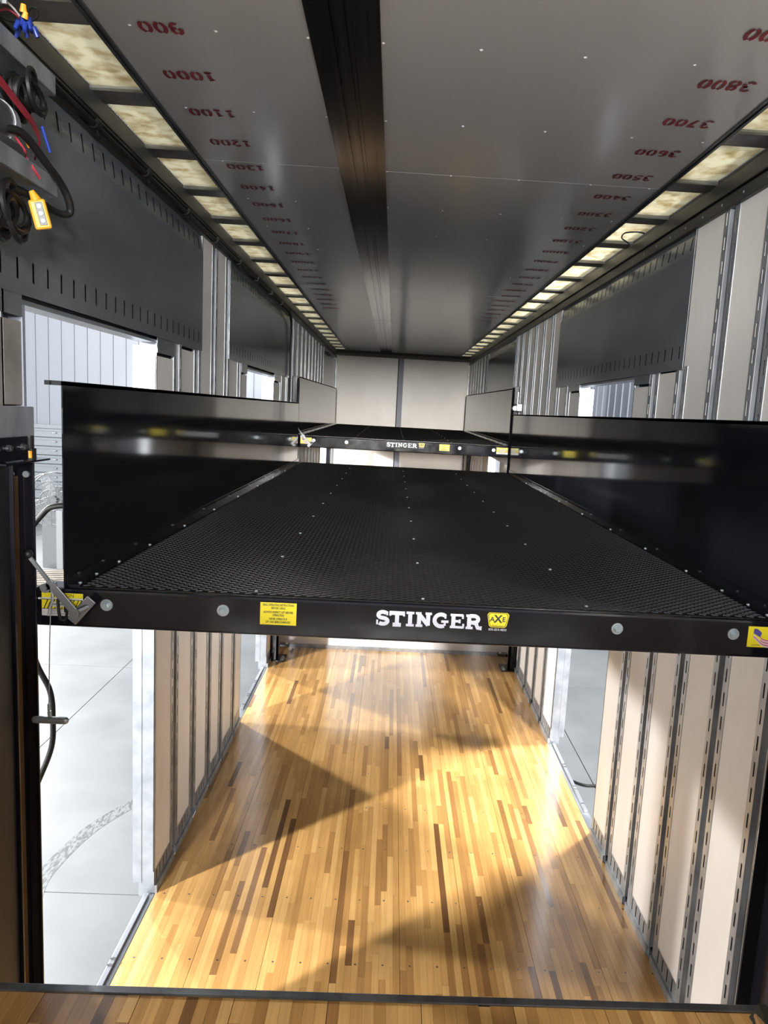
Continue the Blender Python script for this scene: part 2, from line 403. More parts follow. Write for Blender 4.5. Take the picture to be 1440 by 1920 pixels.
# ---------------------------------------------------------------- trailer walls
def slotted(mb, x, y0, y1, z0, z1, vertical_run, slots, sw, sl):
    """flat strip with real slot holes; slots = centre positions along the run"""
    if vertical_run:
        yc = (y0 + y1) / 2; a, b = yc - sw / 2, yc + sw / 2
        mb.quad((x, y0, z0), (x, a, z0), (x, a, z1), (x, y0, z1)); mb.quad((x, b, z0), (x, y1, z0), (x, y1, z1), (x, b, z1))
        z = z0
        for c in slots:
            if c - sl / 2 <= z or c + sl / 2 >= z1: continue
            mb.quad((x, a, z), (x, b, z), (x, b, c - sl / 2), (x, a, c - sl / 2)); z = c + sl / 2
        mb.quad((x, a, z), (x, b, z), (x, b, z1), (x, a, z1))
    else:
        zc = (z0 + z1) / 2; a, b = zc - sl / 2, zc + sl / 2
        mb.quad((x, y0, z0), (x, y1, z0), (x, y1, a), (x, y0, a)); mb.quad((x, y0, b), (x, y1, b), (x, y1, z1), (x, y0, z1))
        y = y0
        for c in slots:
            if c - sw / 2 <= y or c + sw / 2 >= y1: continue
            mb.quad((x, y, a), (x, c - sw / 2, a), (x, c - sw / 2, b), (x, y, b)); y = c + sw / 2
        mb.quad((x, y, a), (x, y1, a), (x, y1, b), (x, y, b))
def post(side, yc, z0, z1, root, dirn):
    s = side; X = s * 1.25
    mb = MB(); n = int((z1 - z0) / .1) + 2
    A = [z0 + .05 + .1 * k for k in range(n)]; B = [z0 + .1 * k for k in range(n)]
    slotted(mb, X - s * .003, yc - .070, yc - .025, z0, z1, True, A, .010, .056)
    slotted(mb, X - s * .003, yc + .025, yc + .070, z0, z1, True, B, .010, .056)
    for yy in (yc - .025, yc + .025): mb.quad((X - s * .003, yy, z0), (X + s * .024, yy, z0), (X + s * .024, yy, z1), (X - s * .003, yy, z1))
    mb.quad((X + s * .024, yc - .025, z0), (X + s * .024, yc + .025, z0), (X + s * .024, yc + .025, z1), (X + s * .024, yc - .025, z1))
    for yy in (yc - .070, yc + .070): mb.quad((X - s * .003, yy, z0), (X + s * .004, yy, z0), (X + s * .004, yy, z1), (X - s * .003, yy, z1))
    o = mb.build('logistic_post', 'galv', root)
    return o
def panel(side, y0, y1, z0, z1, root, m='panel'):
    s = side; a, b = sorted((s * 1.25, s * 1.258))
    return MB().box(a, b, y0, y1, z0, z1).build('wall_panel', m, root, bevel=.002)
def base_rail(side, y0, y1, z, root):
    s = side; X = s * 1.25; mb = MB()
    n = int((y1 - y0) / .058)
    slotted(mb, X - s * .002, y0, y1, z + .043, z + .125, False, [y0 + .03 + .058 * k for k in range(n)], .011, .066)
    a, b = sorted((X - s * .014, X + s * .004)); mb.box(a, b, y0, y1, z, z + .043)
    return mb.build('base_rail', 'galv', root)
def sheet(side, y0, y1, zb, zt, lo, hi, yslots, root):
    s = side; X = s * 1.25 - s * .007; mb = MB()
    slots = [q for q in yslots if y0 + .03 < q < y1 - .03]
    mb.quad((X, y0, zb), (X, y1, zb), (X, y1, lo - .05), (X, y0, lo - .05))
    slotted(mb, X, y0, y1, lo - .05, lo + .05, False, slots, .011, .06)
    mb.quad((X, y0, lo + .05), (X, y1, lo + .05), (X, y1, hi - .05), (X, y0, hi - .05))
    i0 = len(mb.v)
    slotted(mb, X, y0, y1, hi - .05, hi + .05, False, slots, .011, .06)
    mb.quad((X, y0, hi + .05), (X, y1, hi + .05), (X, y1, zt), (X, y0, zt))
    # the upper edge leans back to the rail
    for k in range(i0, len(mb.v)):
        q = mb.v[k]; mb.v[k] = (q[0] + s * .12 * max(0, q[2] - hi + .05), q[1], q[2])
    for yy in (y0, y1): mb.quad((X, yy, zb), (X + s * .004, yy, zb), (X + s * .004, yy, zt), (X, yy, zt))
    mb.quad((X, y0, zb), (X, y1, zb), (X + s * .004, y1, zb), (X + s * .004, y0, zb))
    return mb.build('metal_sheet', 'sheet', root)
ZR = 3.478                      # underside of the top rail
def wall(side, name, doors, sheets, ribs, panels_extra):
    s = side; root = struct(empty(name, (0, 0, 0)))
    # outer skin with real door openings
    mb = MB(); a, b = sorted((s * 1.29, s * 1.31)); y = -.6
    for d0, d1 in doors:
        mb.box(a, b, y, d0 - .006, -.1, 3.68); mb.box(a, b, d0 - .006, d1 + .006, 2.826, 3.68); y = d1 + .006
    mb.box(a, b, y, 14.14, -.1, 3.68)
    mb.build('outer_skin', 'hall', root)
    # black backing, paints the shade of the hollow seen through the slots
    mb = MB(); a, b = sorted((s * 1.276, s * 1.288)); y = -.6
    for d0, d1 in doors:
        mb.box(a, b, y, d0 - .01, 0, 3.62); mb.box(a, b, d0 - .01, d1 + .01, 2.85, 3.62); y = d1 + .01
    mb.box(a, b, y, 14.1, 0, 3.62)
    mb.build('cavity_shade_backing', 'cavity', root)
    in_door = lambda q: any(d0 - .02 < q < d1 + .02 for d0, d1 in doors)
    def top_of(q):
        for (y0, y1, zb, zt) in sheets:
            if y0 - .03 < q < y1 + .03: return zb + .015
        return ZR
    ribs = [r for r in ribs if not in_door(r)]
    for r in ribs:
        post(s, r, .045 if r < 7.72 else .95, top_of(r), root, 1)
    # white panels between posts, cut round doors and below sheets
    edges = [1.95] + ribs + [14.1]
    stops = sorted(set(ribs + [d for dd in doors for d in dd] + [e for sh in sheets for e in sh[:2]] + [1.9, 14.1, 7.72]))
    for q0, q1 in zip(stops[:-1], stops[1:]):
        mid = (q0 + q1) / 2
        if q1 - q0 < .05 or q0 < 1.89: continue
        y0 = q0 + (.066 if q0 in ribs else .0); y1 = q1 - (.066 if q1 in ribs else .0)
        if y1 - y0 < .02: continue
        lo = .118 if mid < 7.72 else .95
        inside = [d for d in doors if d[0] < mid < d[1]]
        if inside: continue
        hi = top_of(mid)
        extra = [e for e in panels_extra if e[0] < mid < e[1]]
        if extra:
            if hi - extra[0][2] > .035:
                a, b = sorted((s * 1.246, s * 1.249)); MB().box(a, b, y0, y1, extra[0][2] + .014, hi).build('sheet_tab', 'sheet', root)
            hi = extra[0][2]
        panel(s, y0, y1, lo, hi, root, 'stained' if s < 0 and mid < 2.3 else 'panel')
        if mid < 7.72 and mid > 1.86: base_rail(s, q0 + .001 + (.026 if q0 in ribs else 0), q1 - .001 - (.026 if q1 in ribs else 0), 0.0, root)
    panel(s, -.6, 1.9, DECK_Z, ZR, root)
    for (y0, y1, zb, zt) in sheets:
        ph = [y0 + .055 + .0966 * k for k in range(60)]
        sheet(s, y0, y1, zb, zt, 2.915, 3.42 if y0 < 8 else 3.43, ph, root)
    # steel frame over each door, jamb caps
    for d0, d1 in doors:
        a, b = sorted((s * 1.25, s * 1.33)); mb = MB()
        mb.box(a, b, d0 - .012, d0, -.02, 2.83); mb.box(a, b, d1, d1 + .012, -.02, 2.83); mb.box(a, b, d0 - .012, d1 + .012, 2.815, 2.83)
        mb.build('door_jamb', 'alu', root, bevel=.002)
        a, b = sorted((s * 1.315, s * 1.36)); mb = MB()
        mb.box(a, b, d1 - .004, d1 + .02, .06, 2.80); mb.box(a, b, d0 - .02, d0 + .004, .06, 2.80)
        mb.build('door_seal', 'alu', root)
        a, b = sorted((s * 1.246, s * 1.30)); mb = MB()
        mb.box(a, b, d0, d1, -.05, -.002)
        a, b = sorted((s * 1.268, s * 1.292)); mb.box(a, b, d0 + .25, d1 - .02, -.002, .014)
        mb.build('door_sill', 'alu', root, bevel=.002)
        mb = MB()
        for yy in (d0 + .33, d0 + .52, d0 + .56, d0 + .85, d0 + .89):
            mb.box(s * 1.28 - .012, s * 1.28 + .012, yy, yy + .012, .0145, .017)
        mb.build('sill_slots', 'galv_dark', root)
    # top rails
    a, b = sorted((s * 1.232, s * 1.27)); MB().box(a, b, -.6, 14.1, ZR, 3.533).build('top_rail', 'rail', root, bevel=.003)
    a, b = sorted((s * 1.222, s * 1.27)); MB().box(a, b, -.6, 14.1, 3.536, 3.60).build('top_rail', 'rail', root, bevel=.003)
    mb = MB(); y = .1
    while y < 14:
        mb.sphere((s * 1.232, y, 3.506), .006, 8, 4, (.5, 1, 1)); y += .2
    o = mb.build('rivets', 'alu', root, True); o['kind'] = 'stuff'
    return root
wl_doors = [(2.2, 3.585), (5.74, 7.03), (11.72, 12.86)]
wr_doors = [(4.305, 5.58), (9.38, 10.55)]
Lr = [3.92, 4.308, 4.69, 5.045, 5.46] + [7.45, 7.84] + [8.25 + .385 * k for k in range(9)] + [13.93]
Rr = [2.455, 2.84, 3.22, 3.60, 3.975] + [5.95, 6.335, 6.72, 7.105, 7.49, 7.875, 8.26, 8.60] + [11.35 + .385 * k for k in range(7)]
wl = wall(-1, 'wall_left', wl_doors, [(-.58, 4.388, 2.842, ZR), (5.092, 7.99, 2.845, ZR), (11.66, 13.82, 2.0, ZR)], Lr, [(3.60, 3.9, 2.757), (3.92, 4.36, 2.822), (7.03, 7.45, 2.765), (5.46, 5.74, 2.765), (1.9, 2.31, 2.765)])
wall(1, 'wall_right', wr_doors, [(3.587, 6.40, 2.832, ZR), (8.70, 11.2, 2.0, ZR)], Rr, [(4.04, 4.305, 2.768), (3.66, 3.975, 2.826), (5.58, 5.9, 2.772), (5.97, 6.3, 2.83)])

# infill over the recessed lift post, rear edge of the upper left opening
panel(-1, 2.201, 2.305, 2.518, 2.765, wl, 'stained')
MB().box(-1.249, -1.246, 2.19, 2.305, 2.779, 2.845).build('sheet_tab', 'sheet', wl)
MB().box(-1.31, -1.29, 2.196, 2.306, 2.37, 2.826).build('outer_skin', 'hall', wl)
MB().box(-1.30, -1.246, 2.306, 2.322, 2.37, 2.815).build('door_jamb', 'slate', wl)
# front bulkhead
wf = struct(empty('wall_front', (0, 14.1, 0)))
for a, b in ((-1.24, -.088), (.02, 1.225)): MB().box(a, b, 0, .012, .95, 3.53).build('wall_panel', 'panel', wf)
MB().box(-.07, .018, -.02, .0, .95, 3.54).build('center_post', 'slate', wf)
MB().box(-.09, -.07, -.012, .0, .95, 3.54).build('post_seal', 'rubber', wf)
MB().box(-1.25, 1.25, -.03, .02, 3.535, 3.585).build('header_rail', 'header', wf)
MB().box(-1.25, 1.25, -.05, .02, 3.588, 3.64).build('header_rail', 'rubber', wf)
for s in (-1, 1):
    a, b = sorted((s * 1.225, s * 1.25)); MB().box(a, b, -.03, 0, .95, 3.54).build('corner_post', 'galv_dark', wf)
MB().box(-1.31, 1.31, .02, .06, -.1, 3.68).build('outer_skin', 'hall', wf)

# added half-height block, unseen behind the viewer, keeps rear lamps off the deck
wr = struct(empty('rear_light_block', (0, -.6, .95)))
MB().box(-1.25, 1.25, -.05, 0, 0, 1.33).build('light_block_panel', 'panel', wr)
MB().box(-1.25, 1.25, -.055, .005, 1.33, 1.36).build('light_block_cap', 'galv', wr)

# ---------------------------------------------------------------- car lifts
def bolt_mesh():
    mb = MB(); mb.cyl((0, -.003, 0), (0, -.006, 0), .0145, 20, .0135); mb.cyl((0, -.006, 0), (0, -.015, 0), .0112, 6); mb.cyl((0, -.015, 0), (0, -.0165, 0), .0112, 6, .009)
    return mb.mesh('bolt', 'hex')
BOLT = bolt_mesh()
WASHER = MB().cyl((0, 0, 0), (0, -.003, 0), .0195, 24, .019).mesh('washer', 'zinc')
SCREW = MB().sphere((0, 0, 0), .0062, 10, 5, (1, 1, .6)).mesh('deck_bolt', 'zinc', True)
LET = {  # slab letters, unit height
 'T': ('.0', [[(.02, .86), (.88, .86)], [(.45, .9), (.45, .08)], [(.22, .07), (.68, .07)], [(.07, .92), (.07, .66)], [(.83, .92), (.83, .66)]]),
 'I': ('', [[(.26, .9), (.26, .1)], [(.04, .92), (.48, .92)], [(.04, .08), (.48, .08)]]),
 'N': ('', [[(.22, .9), (.22, .1)], [(.72, .9), (.72, .1)], [(.2, .88), (.74, .12)], [(.02, .92), (.34, .92)], [(.56, .92), (.92, .92)], [(.04, .08), (.42, .08)]]),
 'E': ('', [[(.22, .9), (.22, .1)], [(.04, .91), (.76, .91)], [(.04, .09), (.8, .09)], [(.24, .5), (.58, .5)], [(.74, .93), (.74, .68)], [(.78, .06), (.78, .34)], [(.57, .64), (.57, .37)]]),
 'R': ('', [[(.22, .9), (.22, .1)], [(.04, .91), (.45, .91)], [(.04, .08), (.44, .08)], [(.24, .9)] + arc(.48, .68, .24, .225, 90, -90, 8) + [(.24, .45)], [(.46, .44), (.62, .38), (.72, .1), (.94, .09)]]),
 'G': ('', [arc(.48, .5, .36, .41, 55, 300, 14), [(.7, .14), (.7, .44)], [(.5, .43), (.9, .43)], [(.72, .94), (.72, .64)]]),
 'S': ('', [arc(.40, .70, .25, .20, 40, 262, 12) + arc(.40, .29, .27, .20, 80, -135, 12), [(.64, .95), (.64, .68)], [(.1, .36), (.1, .04)]]),
}
def slab_word(word, x0, x1, z0, z1, y, parent, m='logo_white'):
    adv = {'S': .74, 'T': .92, 'I': .54, 'N': .96, 'G': .95, 'E': .88, 'R': .98}
    tot = sum(adv[c] for c in word); k = (x1 - x0) / tot; h = z1 - z0; x = x0
    for c in word:
        mb = MB()
        for si, st in enumerate(LET[c][1]):
            thin = len(st) == 2 and (abs(st[0][1] - st[1][1]) < .02) and c not in 'T'
            wd = (.085 if thin else .135) * h
            if len(st) == 2 and abs(st[0][0] - st[1][0]) < .01 and abs(st[0][1] - st[1][1]) < .4: wd = .065 * h
            ribbon(mb, [(u * k, v * h) for u, v in st], wd, lambda a, b, x=x, si=si: (x + a, y - .0002 * si, z0 + b))
        mb.build('letter', m, parent)
        x += adv[c] * k
def warn_label(parent, x, z, y):
    lb = MB().box(-.0585, .0585, -.001, 0, -.037, .037).build('instruction_label', 'yellow_label', parent, label='yellow operating instruction sticker'); lb.location = (x, y, z)
    for i, (b, zz) in enumerate((('READ OPERATING INSTRUCTIONS', .029), ('BEFORE USING', .0185), ('ALWAYS INSPECT LIFT BEFORE', .005), ('OPERATING', -.005), ('NEVER OPERATE IF', -.0175), ('LIFT HAS BEEN DAMAGED', -.0275))):
        text(b, .0098, (0, -.0014, zz), 'ink', lb, sx=.70 if i else .66, bold=.0003)
    text('___', .006, (-.045, -.0014, -.031), 'ink', lb)
def caution_label(parent, x, z, y):
    lb = MB().box(-.0655, .0655, -.001, 0, -.038, .038).build('caution_label', 'white_label', parent, label='yellow and white striped caution sticker'); lb.location = (x, y, z)
    mb = MB(); mb.quad((-.0655, -.0013, .022), (.0655, -.0013, .022), (.0655, -.0013, .038), (-.0655, -.0013, .038)); mb.quad((-.0655, -.0013, -.014), (.0655, -.0013, -.014), (.0655, -.0013, .015), (-.0655, -.0013, .015)); mb.build('yellow_band', 'yellow_label', lb)
    mb = MB()
    for k in range(12):
        a = -.060 + k * .0108
        if -.035 < a < .028:
            mb.quad((a, -.0016, -.014), (a + .0035, -.0016, -.014), (a + .009, -.0016, -.008), (a + .0055, -.0016, -.008)); mb.quad((a + .006, -.0016, .009), (a + .0095, -.0016, .009), (a + .014, -.0016, .015), (a + .0105, -.0016, .015))
        else:
            mb.quad((a, -.0016, -.014), (a + .0035, -.0016, -.014), (min(a + .016, .0655), -.0016, .015), (a + .0125, -.0016, .015))
    mb.quad((-.0655, -.0016, .015), (.0655, -.0016, .015), (.0655, -.0016, .0168), (-.0655, -.0016, .0168)); mb.quad((-.0655, -.0016, -.0158), (.0655, -.0016, -.0158), (.0655, -.0016, -.014), (-.0655, -.0016, -.014))
    mb.build('stripes', 'ink', lb)
    MB().quad((-.034, -.0017, -.0075), (.030, -.0017, -.0075), (.030, -.0017, .0085), (-.034, -.0017, .0085)).build('message_panel', 'white_label', lb)
    text('CAUTION', .0165, (0, -.0018, .030), 'ink', lb, sx=1.0)
    text('DANGER ZONE', .0105, (-.002, -.0021, .0005), 'ink', lb, sx=.85, bold=.0003)
    text('HANDLE MUST BE IN UPPER', .0065, (0, -.0018, -.0215), 'ink', lb, sx=.9); text('POSITION BEFORE LOWERING', .0065, (0, -.0018, -.0305), 'ink', lb, sx=.9)
def make_lift(loc, rot, length, xl, xr, label, near, group):
    root = tag(empty('vehicle_lift', loc, rot), label, 'car lift', group)
    # front cross beam: local z=0 is deck top, y=0 front face
    MB().box(-1.245, 1.245, 0, .10, -.132, -.004).build('front_beam', 'black', root, bevel=.009)
    MB().box(-1.2, 1.2, length - .10, length, -.132, -.004).build('rear_beam', 'black', root, bevel=.008)
    for x in (xl + .02, xr - .08): MB().box(x, x + .06, .1, length - .1, -.12, -.006).build('side_rail', 'black', root)
    xs = [xl + .005, -.547, .55, xr - .005]; ys = [.012, length * .505, length]
    for i in range(3):
        for j in range(2):
            MB().box(xs[i] + .0012, xs[i + 1] - .0012, ys[j] + .0012, ys[j + 1] - .0012, -.004, 0).build('deck_plate', 'tread', root)
    # raised expanded tread on the plates
    mb = MB(); P = .04; row = .0165; n = int((length - .05) / row); v = mb.v; f = mb.f
    for j in range(n):
        y = .026 + j * row
        if abs(y - ys[1]) < .012: continue
        ph = (j % 2); x = xl + .05; k = 0; base = len(v); cnt = 0
        while x < xr - .045:
            up = ((k + ph) % 2)
            yy = y + (.0044 if up else -.0044)
            v += [(x, yy - .0026, .0004), (x, yy - .0012, .0042), (x, yy + .0036, .0014)]
            cnt += 1; x += P / 2; k += 1
        for q in range(cnt - 1):
            a = base + q * 3
            f.append((a, a + 3, a + 4, a + 1)); f.append((a + 1, a + 4, a + 5, a + 2))
    tr = mb.build('tread_grip', 'tread', root); tr['kind'] = 'stuff'
    for x in (-.547, 0.003, .55):
        y = .05
        while y < length - .05: share(SCREW, 'deck_bolt', root, (x, y, .004)); y += .583
    # side panels with folded lip and curb angle
    for s, x in ((-1, xl), (1, xr)):
        cuts = [0, length * .335, length * .475, length - .15] if s < 0 else [0, length * .50, length - .05]
        for a, b in zip(cuts[:-1], cuts[1:]):
            mb = MB(); x0, x1 = sorted((x, x + s * .004)); mb.box(x0, x1, a + .001, b - .001, -.01, .648)
            x0, x1 = sorted((x, x + s * .055)); mb.box(x0, x1, a + .001, b - .001, .636, .65)
            mb.build('side_panel', 'black_gloss', root)
        mb = MB(); x0, x1 = sorted((x - s * .001, x - s * .042)); mb.box(x0, x1, .012, length - .05, .0005, .006)
        x0, x1 = sorted((x - s * .0005, x - s * .005)); mb.box(x0, x1, .012, length - .05, .006, .038)
        mb.build('curb_angle', 'black', root)
        for y in (.035, .17, .38, .73, 1.25, 1.85, 2.5, 3.2, 3.9, 4.6): share(SCREW, 'deck_bolt', root, (x - s * .034, y, .008))
    for x in (-1.015, -.643, .644, 1.032): share(WASHER, 'washer', share(BOLT, 'bolt', root, (x, 0, -.053)))
    for x in (-1.225, 1.20): share(SCREW, 'deck_bolt', root, (x, -.001, -.04))
    # decals
    zc = -.053
    fx = -.15 if near else -.19
    dec = MB().box(fx - .09, fx + .45, -.0006, 0, zc - .042, zc + .034).build('logo_decal', 'film', root, label='dark clear-backed logo sticker')
    slab_word('STINGER', fx, fx + .35, zc - .024, zc + .025, -.0012, dec)
    ax = fx + .40
    sh = [(-.036, .018), (-.030, .025), (.030, .025), (.036, .018), (.029, -.019), (.022, -.025), (-.022, -.025), (-.029, -.019)]
    MB().poly([(ax + u, -.0010, zc + .010 + v_) for u, v_ in sh]).build('shield', 'yellow_label', dec)
    mb = MB()
    for (a, b), (c, d_) in zip(sh, sh[1:] + sh[:1]):
        mb.quad((ax + a * .93, -.0013, zc + .01 + b * .93), (ax + c * .93, -.0013, zc + .01 + d_ * .93), (ax + c * .87, -.0013, zc + .01 + d_ * .87), (ax + a * .87, -.0013, zc + .01 + b * .87))
    mb.build('shield_outline', 'ink', dec)
    text('A', .022, (ax - .019, -.0015, zc + .012), 'ink', dec, bold=.0006); text('X', .036, (ax, -.0015, zc + .013), 'ink', dec, bold=.001); text('E', .022, (ax + .019, -.0015, zc + .012), 'ink', dec, bold=.0006)
    text('Equipment', .0085, (ax, -.0015, zc - .009), 'ink', dec)
    text('800-854-4850', .0115, (ax, -.0012, zc - .0225), 'logo_white', dec, sx=.92)
    warn_label(root, -.465 if near else .47, zc - .003, 0)
    caution_label(root, -1.155 if near else 1.13, -.058, 0)
    # flag sticker at the other end
    fxc = 1.145 if near else -1.10
    fl = MB().box(-.064, .064, -.001, 0, -.035, .035).build('flag_label', 'yellow_label', root, label='yellow sticker with striped flag'); fl.location = (fxc, 0, zc - .006)
    mb = MB(); mw = MB()
    for k in range(6):
        for i in range(8):
            xa, xb = -.045 + i * .008, -.045 + (i + 1) * .008
            g = lambda u: .004 * math.sin(u * 110) - (u + .045) * .55
            z_ = .016 - k * .0042
            if k < 3 and i < 3: continue
            (mb if k % 2 == 0 else mw).quad((xa, -.0014, z_ + g(xa) - .0042), (xb, -.0014, z_ + g(xb) - .0042), (xb, -.0014, z_ + g(xb)), (xa, -.0014, z_ + g(xa)))
    mb.build('flag_stripes', 'pink', fl); mw.build('flag_stripes', 'white_label', fl)
    MB().poly([(-.046, -.0015, .012), (-.022, -.0015, -.001), (-.018, -.0015, .015), (-.034, -.0015, .027), (-.045, -.0015, .028)]).build('flag_canton', 'navy', fl)
    text('AMERICAN MADE', .0065, (.03, -.0014, .028), 'ink', fl); text('COMPANY', .0075, (-.035, -.0014, -.028), 'ink', fl, sx=.8)
    # safety latch lever
    lx = 0.0 if near else 0.0
    lv = MB().obox((-1.237, -.045, .106), (-1.172, -.045, .022), (0, 1, 0), .0055, .004).build('latch_lever', 'lever', root, label='grey steel latch lever with black ball knob')
    MB().obox((-1.178, -.049, .030), (-1.094, -.049, -.070), (0, 1, 0), .0125, .003).build('lever_plate', 'lever', lv, bevel=.002)
    MB().cyl((-1.096, -.056, -.071), (-1.096, -.042, -.071), .0155, 20).cyl((-1.096, -.058, -.071), (-1.096, -.056, -.071), .009, 16).build('pivot_tube', 'lever', lv)
    MB().obox((-1.115, -.030, -.104), (-1.050, -.030, -.028), (0, 1, 0), .017, .003).build('latch_plate', 'lever', lv, bevel=.003)
    MB().cyl((-1.098, -.045, -.070), (-1.062, -.026, -.052), .010, 14).build('latch_pin', 'galv_dark', lv)
    MB().sphere((-1.240, -.045, .112), .0155, 16, 10).build('ball_knob', 'rubber', lv, True)
    MB().obox((-1.182, -.051, .014), (-1.150, -.051, .016), (0, 1, 0), .012, .003).cyl((-1.185, -.054, .008), (-1.185, -.046, .008), .016, 18).cyl((-1.185, -.062, .008), (-1.185, -.054, .008), .008, 6).build('cable_lug', 'lever', lv)
    if not near:
        lv.location = (.04, 0, -.02)
    return root
LZ = 1.947
make_lift((0, 2.342, LZ), (0, 0, 0), 5.9, -1.147, 1.19, 'black car lift deck nearest the viewer with silver lettering on its beam', True, None)
make_lift((0, 8.45, 2.235), (math.radians(.35), 0, 0), 5.4, -1.19, 1.195, 'smaller looking black car lift far back by the front wall', False, None)

def channel_post(name, x, y, z0, z1, s, label, group=None, feet=False, hd=.085):
    """upright steel channel against the wall; s=-1 left wall, +1 right wall"""
    r = tag(empty(name, (x, y, z0)), label, 'post', group); h = z1 - z0
    a, b = sorted((0, s * .052)); w0, w1 = sorted((s * .044, s * .052))
    MB().box(w0, w1, -hd, hd, .012, h).build('web', 'black', r, bevel=.002)
    MB().box(a, b, -hd, .008 - hd, .012, h).build('flange', 'black', r, bevel=.002)
    MB().box(a, b, hd - .008, hd, .012, h).build('flange', 'black', r, bevel=.002)
    if feet:
        a, b = sorted((-s * .09, s * .05))
        MB().box(a, b, -.10, .10, 0, .012).build('foot_plate', 'black', r, bevel=.003)
        MB().box(*sorted((-s * .11, -s * .01)), .06, .13, .10, .13).build('cleat', 'black', r, bevel=.004)
        for yy in (-.085, -.02):
            MB().cyl((-s * .062, yy, .012), (-s * .062, yy, .016), .02, 14).cyl((-s * .062, yy, .016), (-s * .062, yy, .032), .013, 6).build('anchor_bolt', 'zinc', r)
        MB().cyl((-s * .085, .08, .13), (-s * .085, .08, .146), .014, 10).build('anchor_bolt', 'zinc', r)
    return r
# near left post with head plate, bracket and adjuster
p = channel_post('lift_post', -1.232, 2.268, 0.0, 2.352, -1, 'black steel channel post left of the nearest lift deck, under the bolted bracket', hd=.068)
MB().box(-.03, .049, -.20, .067, 2.352, 2.358).build('head_plate', 'black', p, bevel=.001)
MB().box(-.044, -.041, -.005, .045, .05, 2.30).build('web_reflection', 'wood_reflection', p)  # painted reflection of the wooden floor on the post web
MB().box(-.0175, -.012, -.245, -.07, .13, 2.35).build('cover_plate', 'rubber', p, bevel=.001)
bk = MB().box(.034, .040, -.283, -.053, 2.362, 2.43).build('bolt_bracket', 'black', p, bevel=.003)
for yy in (-.243, -.173, -.093): MB().cyl((.040, yy, 2.40), (.048, yy, 2.40), .010, 12).cyl((.048, yy, 2.40), (.054, yy, 2.40), .008, 6).build('bracket_bolt', 'galv_dark', bk)
MB().cyl((.030, -.023, 2.358), (.030, -.023, 2.392), .0175, 16).cyl((.030, -.023, 2.392), (.030, -.023, 2.43), .011, 14).build('adjuster', 'rubber', p)
MB().cyl((.036, -.041, 2.365), (.036, -.041, 2.386), .008, 12).build('adjuster_nut', 'orange', p)
MB().cyl((-.022, .0595, 2.305), (-.022, .054, 2.305), .010, 12).build('flange_bolt', 'zinc', p)
channel_post('lift_post', 1.192, 2.245, 0.0, 2.352, 1, 'black steel channel post at the right end of the nearest beam')
channel_post('lift_post', -1.19, 7.32, 0, 1.80, -1, 'black bolted-down post on the wooden floor in the far left corner', feet=True)
channel_post('lift_post', 1.19, 7.32, 0, 1.80, 1, 'black bolted-down post on the wooden floor in the far right corner', feet=True)
channel_post('lift_post', -1.195, 8.345, .95, 2.88, -1, 'dark upright post at the left end of the far lift beam')
channel_post('lift_post', 1.195, 8.345, .95, 2.90, 1, 'dark upright post at the right end of the far lift beam, below the small winch')
channel_post('lift_post', -1.19, 12.9, .95, 2.1, -1, 'black post below the far lift deck, on the left near the front wall')
channel_post('lift_post', 1.19, 12.9, .95, 2.1, 1, 'black post below the far lift deck, on the right near the front wall')
# galvanised closing plate of the wall above the near left post
o = MB().box(-1.243, -1.201, 1.95, 2.275, 2.362, 2.515).build('closing_plate', 'galv', bevel=.004)
tag(o, 'scuffed galvanised plate above the near left lift post, beside the door opening', 'metal plate')

# pull cable with T handle
t = tag(empty('pull_cable', (-1.175, 2.285, 1.522)), 'thin steel pull cable with a T-shaped grey handle, hanging from the latch', 'cable')
MB().tube(bez([(0.006, .012, .425), (.003, .004, .3), (-.003, 0, .04)], 8), .0016, 6).build('wire', 'zinc', t, True)
MB().tube(bez([(0.006, .010, .425), (.012, .006, .40), (.004, .002, .37), (0.0, 0.0, .345)], 6), .0032, 6).build('crimped_loop', 'zinc', t, True)
MB().cyl((-.003, 0, .055), (-.003, 0, .03), .0042, 10).cyl((-.002, 0, .03), (0, 0, .012), .0062, 10).build('ferrule', 'zinc', t)
mb = MB().cyl((-.046, 0, 0), (.048, 0, 0), .0115, 16).sphere((-.046, 0, 0), .0115, 14, 8).sphere((.048, 0, 0), .0115, 14, 8); mb.build('handle', 'galv', t, True)
# black snap hook
r_ = [(-.012, 0, -.02), (-.014, 0, .02), (-.008, 0, .036), (.006, 0, .036), (.013, 0, .02), (.013, 0, -.02), (.007, 0, -.036), (-.006, 0, -.036), (-.012, 0, -.02)]
t = tag(empty('snap_hook', (-1.142, 2.312, 1.888)), 'black oval snap hook hanging over the caution sticker', 'hook')
MB().tube(bez(r_, 6), .0045, 8).build('ring', 'rubber', t, True)
MB().obox((.013, 0, .012), (.013, 0, -.014), (0, 1, 0), .006, .006).build('gate', 'rubber', t)
# hose looping behind the near left post
hp = [(-1.33, 2.42, 1.12), (-1.275, 2.42, 1.25), (-1.238, 2.43, 1.36), (-1.232, 2.43, 1.46), (-1.24, 2.43, 1.56), (-1.285, 2.42, 1.68), (-1.325, 2.42, 1.9), (-1.31, 2.42, 2.07), (-1.25, 2.43, 2.17), (-1.215, 2.44, 2.192), (-1.18, 2.46, 2.188), (-1.172, 2.5, 2.16)]
tag(MB().tube(bez(hp, 8), .0095, 10).build('hose', 'rubber', smooth=True), 'black hose arching out behind the near left post', 'hose')

